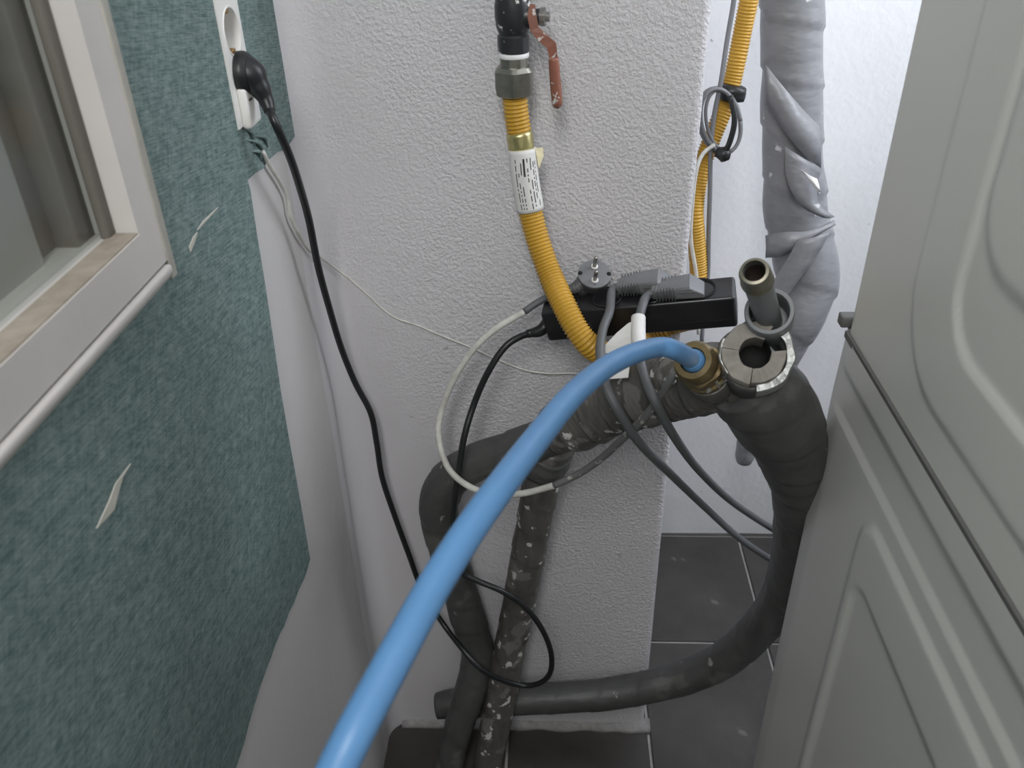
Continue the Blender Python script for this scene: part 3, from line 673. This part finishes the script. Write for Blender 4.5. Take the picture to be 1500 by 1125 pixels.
def flap(rows_a, rows_b, name, m, parent, th=0.0012):
    def res(r):
        return [q[0] for q in spline(r, 0.01, 0.008)]
    a, b = res(rows_a), res(rows_b); k = min(len(a), len(b))
    ra = [a[int(i*(len(a)-1)/(k-1))] for i in range(k)]; rb = [b[int(i*(len(b)-1)/(k-1))] for i in range(k)]
    mid = [(p+q)/2+Vector((0, -0.004-0.003*noise.noise(p*50), 0)) for p, q in zip(ra, rb)]
    bm = bmesh.new(); V3 = [[bm.verts.new(p) for p in r] for r in (ra, mid, rb)]
    for u_, v_ in zip(V3, V3[1:]):
        for i in range(k-1): bm.faces.new((u_[i], u_[i+1], v_[i+1], v_[i]))
    bmesh.ops.recalc_face_normals(bm, faces=bm.faces); bmesh.ops.solidify(bm, geom=bm.faces[:], thickness=th)
    return obj(name, bm, m, parent)
flap([at(1121, 345, 1.165), at(1150, 340, 1.14), at(1185, 338, 1.135), at(1222, 322, 1.15)], [at(1121, 378, 1.165), at(1150, 374, 1.138), at(1185, 352, 1.132), at(1224, 330, 1.148)], 'tape_turn', M_light_tape, rp)
flap([at(1150, 215, 1.145), at(1152, 260, 1.140), at(1172, 300, 1.138), at(1205, 318, 1.142)], [at(1203, 247, 1.155), at(1196, 275, 1.145), at(1200, 300, 1.142), at(1222, 318, 1.148)], 'tape_turn', M_light_tape, rp)
flap([at(1168, 352, 1.13), at(1150, 385, 1.128), at(1130, 415, 1.13), at(1112, 440, 1.14)], [at(1215, 340, 1.128), at(1196, 375, 1.122), at(1170, 410, 1.122), at(1142, 450, 1.13)], 'tape_turn', M_light_tape, rp)
flap([at(1122, 95, 1.165), at(1150, 130, 1.150), at(1180, 165, 1.148), at(1200, 185, 1.160)], [at(1122, 150, 1.165), at(1148, 190, 1.148), at(1176, 225, 1.146), at(1202, 246, 1.158)], 'tape_turn', M_light_tape, rp)
flap([at(1173, 248, 1.139), at(1186, 262, 1.136), at(1197, 275, 1.136)], [at(1196, 262, 1.137), at(1199, 272, 1.135), at(1201, 284, 1.136)], 'tape_back', M_ptfe, rp)

# ------------------------------------------------------------------ main water pipes, wrapped in dark tape
mp = empty('water_pipe', at(1080, 560, .70), 'dark tape-wrapped water pipe tee with an open cut end, its loop and two legs', 'pipe')
la = [(1092, 545, .69), (1050, 552, .705), (1000, 563, .735), (940, 577, .775), (890, 595, .805), (850, 613, .825), (815, 630, .84)]
obj('left_arm', tube([at(*p) for p in la], [.030, .033, .0345, .036, .0370, .0365, .031], 0.0015, 56, mod=lambda s, t, p, f=wrap(0.042, 0.09, 0, 0.07, 1): f(s, t, p)+0.035*noise.noise(Vector((s*260, math.cos(t)*2.2, math.sin(t)*2.2)))), M_mid_tape, mp, label='fat grey-brown wrapped arm speckled with white paint')
ll = [(835, 622, .835), (790, 645, .845), (745, 660, .855), (700, 676, .862), (668, 694, .868), (648, 718, .872), (643, 752, .876), (654, 800, .882), (672, 860, .888), (690, 920, .89), (700, 960, .885), (690, 1010, .868), (672, 1065, .85), (655, 1130, .832), (640, 1190, .815)]
obj('left_leg', tube([at(*p) for p in ll], [.027, .0255, .0245, .0245, .0255, .027, .0265, .026, .026, .026, .026, .025, .0235, .0235, .0235], 0.004, 36, mod=wrap(0.055, 0.06, .3, 0.035, 5)), M_dark_tape, mp)
rl = [(812, 648, .85), (801, 675, .858), (793, 705, .862), (785, 750, .868), (774, 810, .874), (763, 870, .88), (752, 925, .882), (742, 975, .875), (732, 1030, .86), (722, 1080, .845), (712, 1130, .83), (704, 1190, .812)]
obj('right_leg', tube([at(*p) for p in rl], [.027, .026, .025, .0245, .0245, .0245, .0245, .0245, .0245, .0235, .0235, .0235], 0.004, 36, mod=wrap(0.055, 0.06, .6, 0.035, 9)), M_mid_tape, mp)
bm = tube([at(806, 660, .852), at(800, 674, .856), at(796, 688, .858)], [.0285, .0295, .0275], 0.003, 36, mod=lambda s, t, p: 1+0.07*noise.noise(p*70)+0.03*math.sin(5*t))
obj('tape_collar', bm, M_dark_tape, mp)
ra_ = [(1085, 552, .685), (1108, 572, .695), (1134, 605, .715), (1160, 655, .745), (1174, 715, .78), (1172, 775, .815), (1162, 830, .845), (1142, 880, .865), (1108, 925, .88), (1062, 965, .89), (1010, 990, .897), (950, 1006, .90), (880, 1018, .90), (800, 1023, .898), (730, 1026, .898), (672, 1030, .895), (640, 1034, .893)]
obj('right_loop', tube([at(*p) for p in ra_], [.036, .042, .0435, .0390, .0345, .0325, .031, .029, .0275, .0270, .0265, .0255, .0250, .0250, .0245, .024, .021], 0.004, 44, mod=wrap(0.07, 0.045, .1, 0.035, 12)), M_dark_tape, mp, label='smooth dark wrapped loop running down behind the machines')
# insulation ring round the open bore
rax = (Vector((0, 0, H))-at(1106, 517, .65)).normalized(); rax = (rax+Vector((0.05, 0.10, 0.16))).normalized(); rc_ = at(1106, 517, .635)
X_, Y_, Z_ = basis(rax)
upv = Vector((0, 0, 1)); upv = (upv-rax*upv.dot(rax)).normalized(); rtv = upv.cross(rax)
def ring_piece(a0, a1, ri, ro, h0, h1, wob=0.05, seed=0, n=30):
    bm = bmesh.new(); rows = []
    for i in range(n+1):
        t = a0+(a1-a0)*i/n; d = rtv*math.cos(t)+upv*math.sin(t)
        wo = 1+wob*noise.noise(Vector((math.cos(t)*2.2, math.sin(t)*2.2, seed))); wi = 1+wob*noise.noise(Vector((math.cos(t)*2, math.sin(t)*2, seed+7)))
        hh = h1+0.0025*noise.noise(Vector((math.cos(t)*3, math.sin(t)*3, seed+3)))
        rows.append([bm.verts.new(rc_+d*ri*wi+rax*h0), bm.verts.new(rc_+d*ri*wi+rax*hh), bm.verts.new(rc_+d*(ro*wo*0.96)+rax*hh), bm.verts.new(rc_+d*ro*wo+rax*(hh-0.003)), bm.verts.new(rc_+d*ro*wo+rax*h0)])
    for a, b in zip(rows, rows[1:]):
        for k in range(5): bm.faces.new((a[k], a[(k+1) % 5], b[(k+1) % 5], b[k]))
    if abs(a1-a0) < 6.2: bm.faces.new(rows[0]); bm.faces.new(rows[-1][::-1])
    return bm
D2 = math.radians
ins = obj('insulation', ring_piece(D2(64), D2(176), 0.0135, 0.0282, -0.035, 0.0, seed=1), M_foam, mp, sharp=40, label='pale grey foam round the open bore')
obj('insulation', ring_piece(D2(178), D2(268), 0.0135, 0.0284, -0.035, 0.0008, seed=4), M_foam, mp, sharp=40)
obj('insulation', ring_piece(D2(270), D2(372), 0.0135, 0.0266, -0.035, -0.001, seed=9), M_foam, mp, sharp=40)
obj('foil_skin', ring_piece(D2(-80), D2(52), 0.0268, 0.0335, -0.03, -0.003, 0.10, 13), M_foil, mp, sharp=50)
obj('foil_skin', ring_piece(D2(160), D2(225), 0.0280, 0.0300, -0.03, -0.001, 0.08, 15), M_foil, mp, sharp=50)
obj('bore', lathe([(0.0138, 0.0), (0.0142, -0.005), (0.0138, -0.034), (0, -0.034)], rc_-rax*0.004, rax, 30, open0=True), M_hole, mp)
obj('outer_tape', ring_piece(0, 2*math.pi, 0.0265, 0.0318, -0.07, -0.016, 0.08, 21, 48), M_dark_tape, mp)
# grey cup and open tube above it
cup_c = at(1127, 462, .655); tip = at(1105, 397, .597)
tax = (tip-cup_c).normalized(); 
cax = (rax*0.75+tax*0.5).normalized()
obj('cup', lathe([(0.020, -0.03), (0.0205, 0.0), (0.0205, 0.012), (0.0198, 0.0135), (0.0170, 0.0135), (0.0160, 0.010), (0.0155, -0.018), (0, -0.018)], cup_c, cax, 36), M_pipe, mp, sharp=40)
base_t = cup_c-cax*0.020
TL = (tip-base_t).length; tax = (tip-base_t).normalized()
ot = obj('open_tube', lathe([(0.0112, 0), (0.0112, TL-0.004), (0.0080, TL-0.004), (0.0080, TL-0.03), (0, TL-0.03)], base_t, tax, 30), M_pipe, mp, sharp=40)
obj('collar', lathe([(0.0113, TL-0.022), (0.0128, TL-0.021), (0.0130, TL-0.018), (0.0122, TL-0.016), (0.0122, TL-0.004), (0.0108, TL), (0.0086, TL+0.0004), (0.0083, TL-0.002)], base_t, tax, 32, open0=True, open1=True), M_collar, ot, sharp=40)
obj('bore', lathe([(0.00805, TL-0.0025), (0.0079, TL-0.010), (0.0077, TL-0.029), (0, TL-0.029)], base_t, tax, 28, open0=True), M_rust, ot)
# stub the brass fitting screws on, and loose foil under it
fb, fe = at(1036, 546, .668), at(1000, 515, .620)
fax = (fe-fb).normalized()
obj('stub', lathe([(0.023, -0.03), (0.0235, 0.0), (0.0225, 0.004), (0.017, 0.005)], fb, fax, 30), M_mid_tape, mp, sharp=50)
for (x, y, Y, s) in ((1052, 565, .64, .006), (1040, 573, .645, .005), (1063, 560, .64, .005), (992, 553, .69, .005), (985, 560, .70, .004), (1060, 552, .64, .004)):
    p = at(x, y, Y); v = [p+Vector((random.uniform(-s, s), random.uniform(-s, s)*0.5, random.uniform(-s, s))) for _ in range(6)]
    bm = bmesh.new(); vv = [bm.verts.new(q) for q in v]; bmesh.ops.convex_hull(bm, input=vv)
    obj('foil_scrap', bm, M_foil, mp, smooth=False)

# ------------------------------------------------------------------ blue hose with brass coupling
bh = empty('water_hose', fb, 'blue rubber hose curving into a brass coupling on the pipe', 'hose')
obj('coupling', lathe([(0.0205, 0.004), (0.0215, 0.006), (0.0215, 0.012), (0.019, 0.014), (0.019, 0.018)], fb, fax, 36), M_brass, bh, sharp=30, label='brass coupling')
obj('hex_nut', lathe([(0.0185, 0.017), (0.0215, 0.019), (0.0215, 0.030), (0.0185, 0.032)], fb, fax, 48, polygon=6), M_brass, bh, sharp=25, label='brass hexagon nut')
FLn = (fe-fb).length
obj('ferrule', lathe([(0.0185, 0.031), (0.0192, 0.034), (0.0192, 0.041), (0.0165, 0.047), (0.0115, 0.047), (0.0108, 0.040)], fb, fax, 32), M_brass, bh, sharp=30, label='brass ferrule')
hb = [fb+fax*0.036, fb+fax*0.050] + [at(*p) for p in ((984, 511, .605), (962, 509, .597), (925, 519, .565), (885, 540, .525), (838, 580, .465), (790, 638, .405), (733, 713, .345), (684, 782, .310), (636, 858, .280), (593, 936, .252), (552, 1012, .230), (516, 1080, .212), (487, 1140, .200), (455, 1215, .185))]
obj('hose', tube(hb, [.0082]*len(hb), 0.004, 24), M_blue, bh)
obj('hose_end', tube([fb+fax*0.040, fb+fax*0.046, fb+fax*0.053], [.0102, .0104, .0086], 0.002, 24), M_blue, bh)
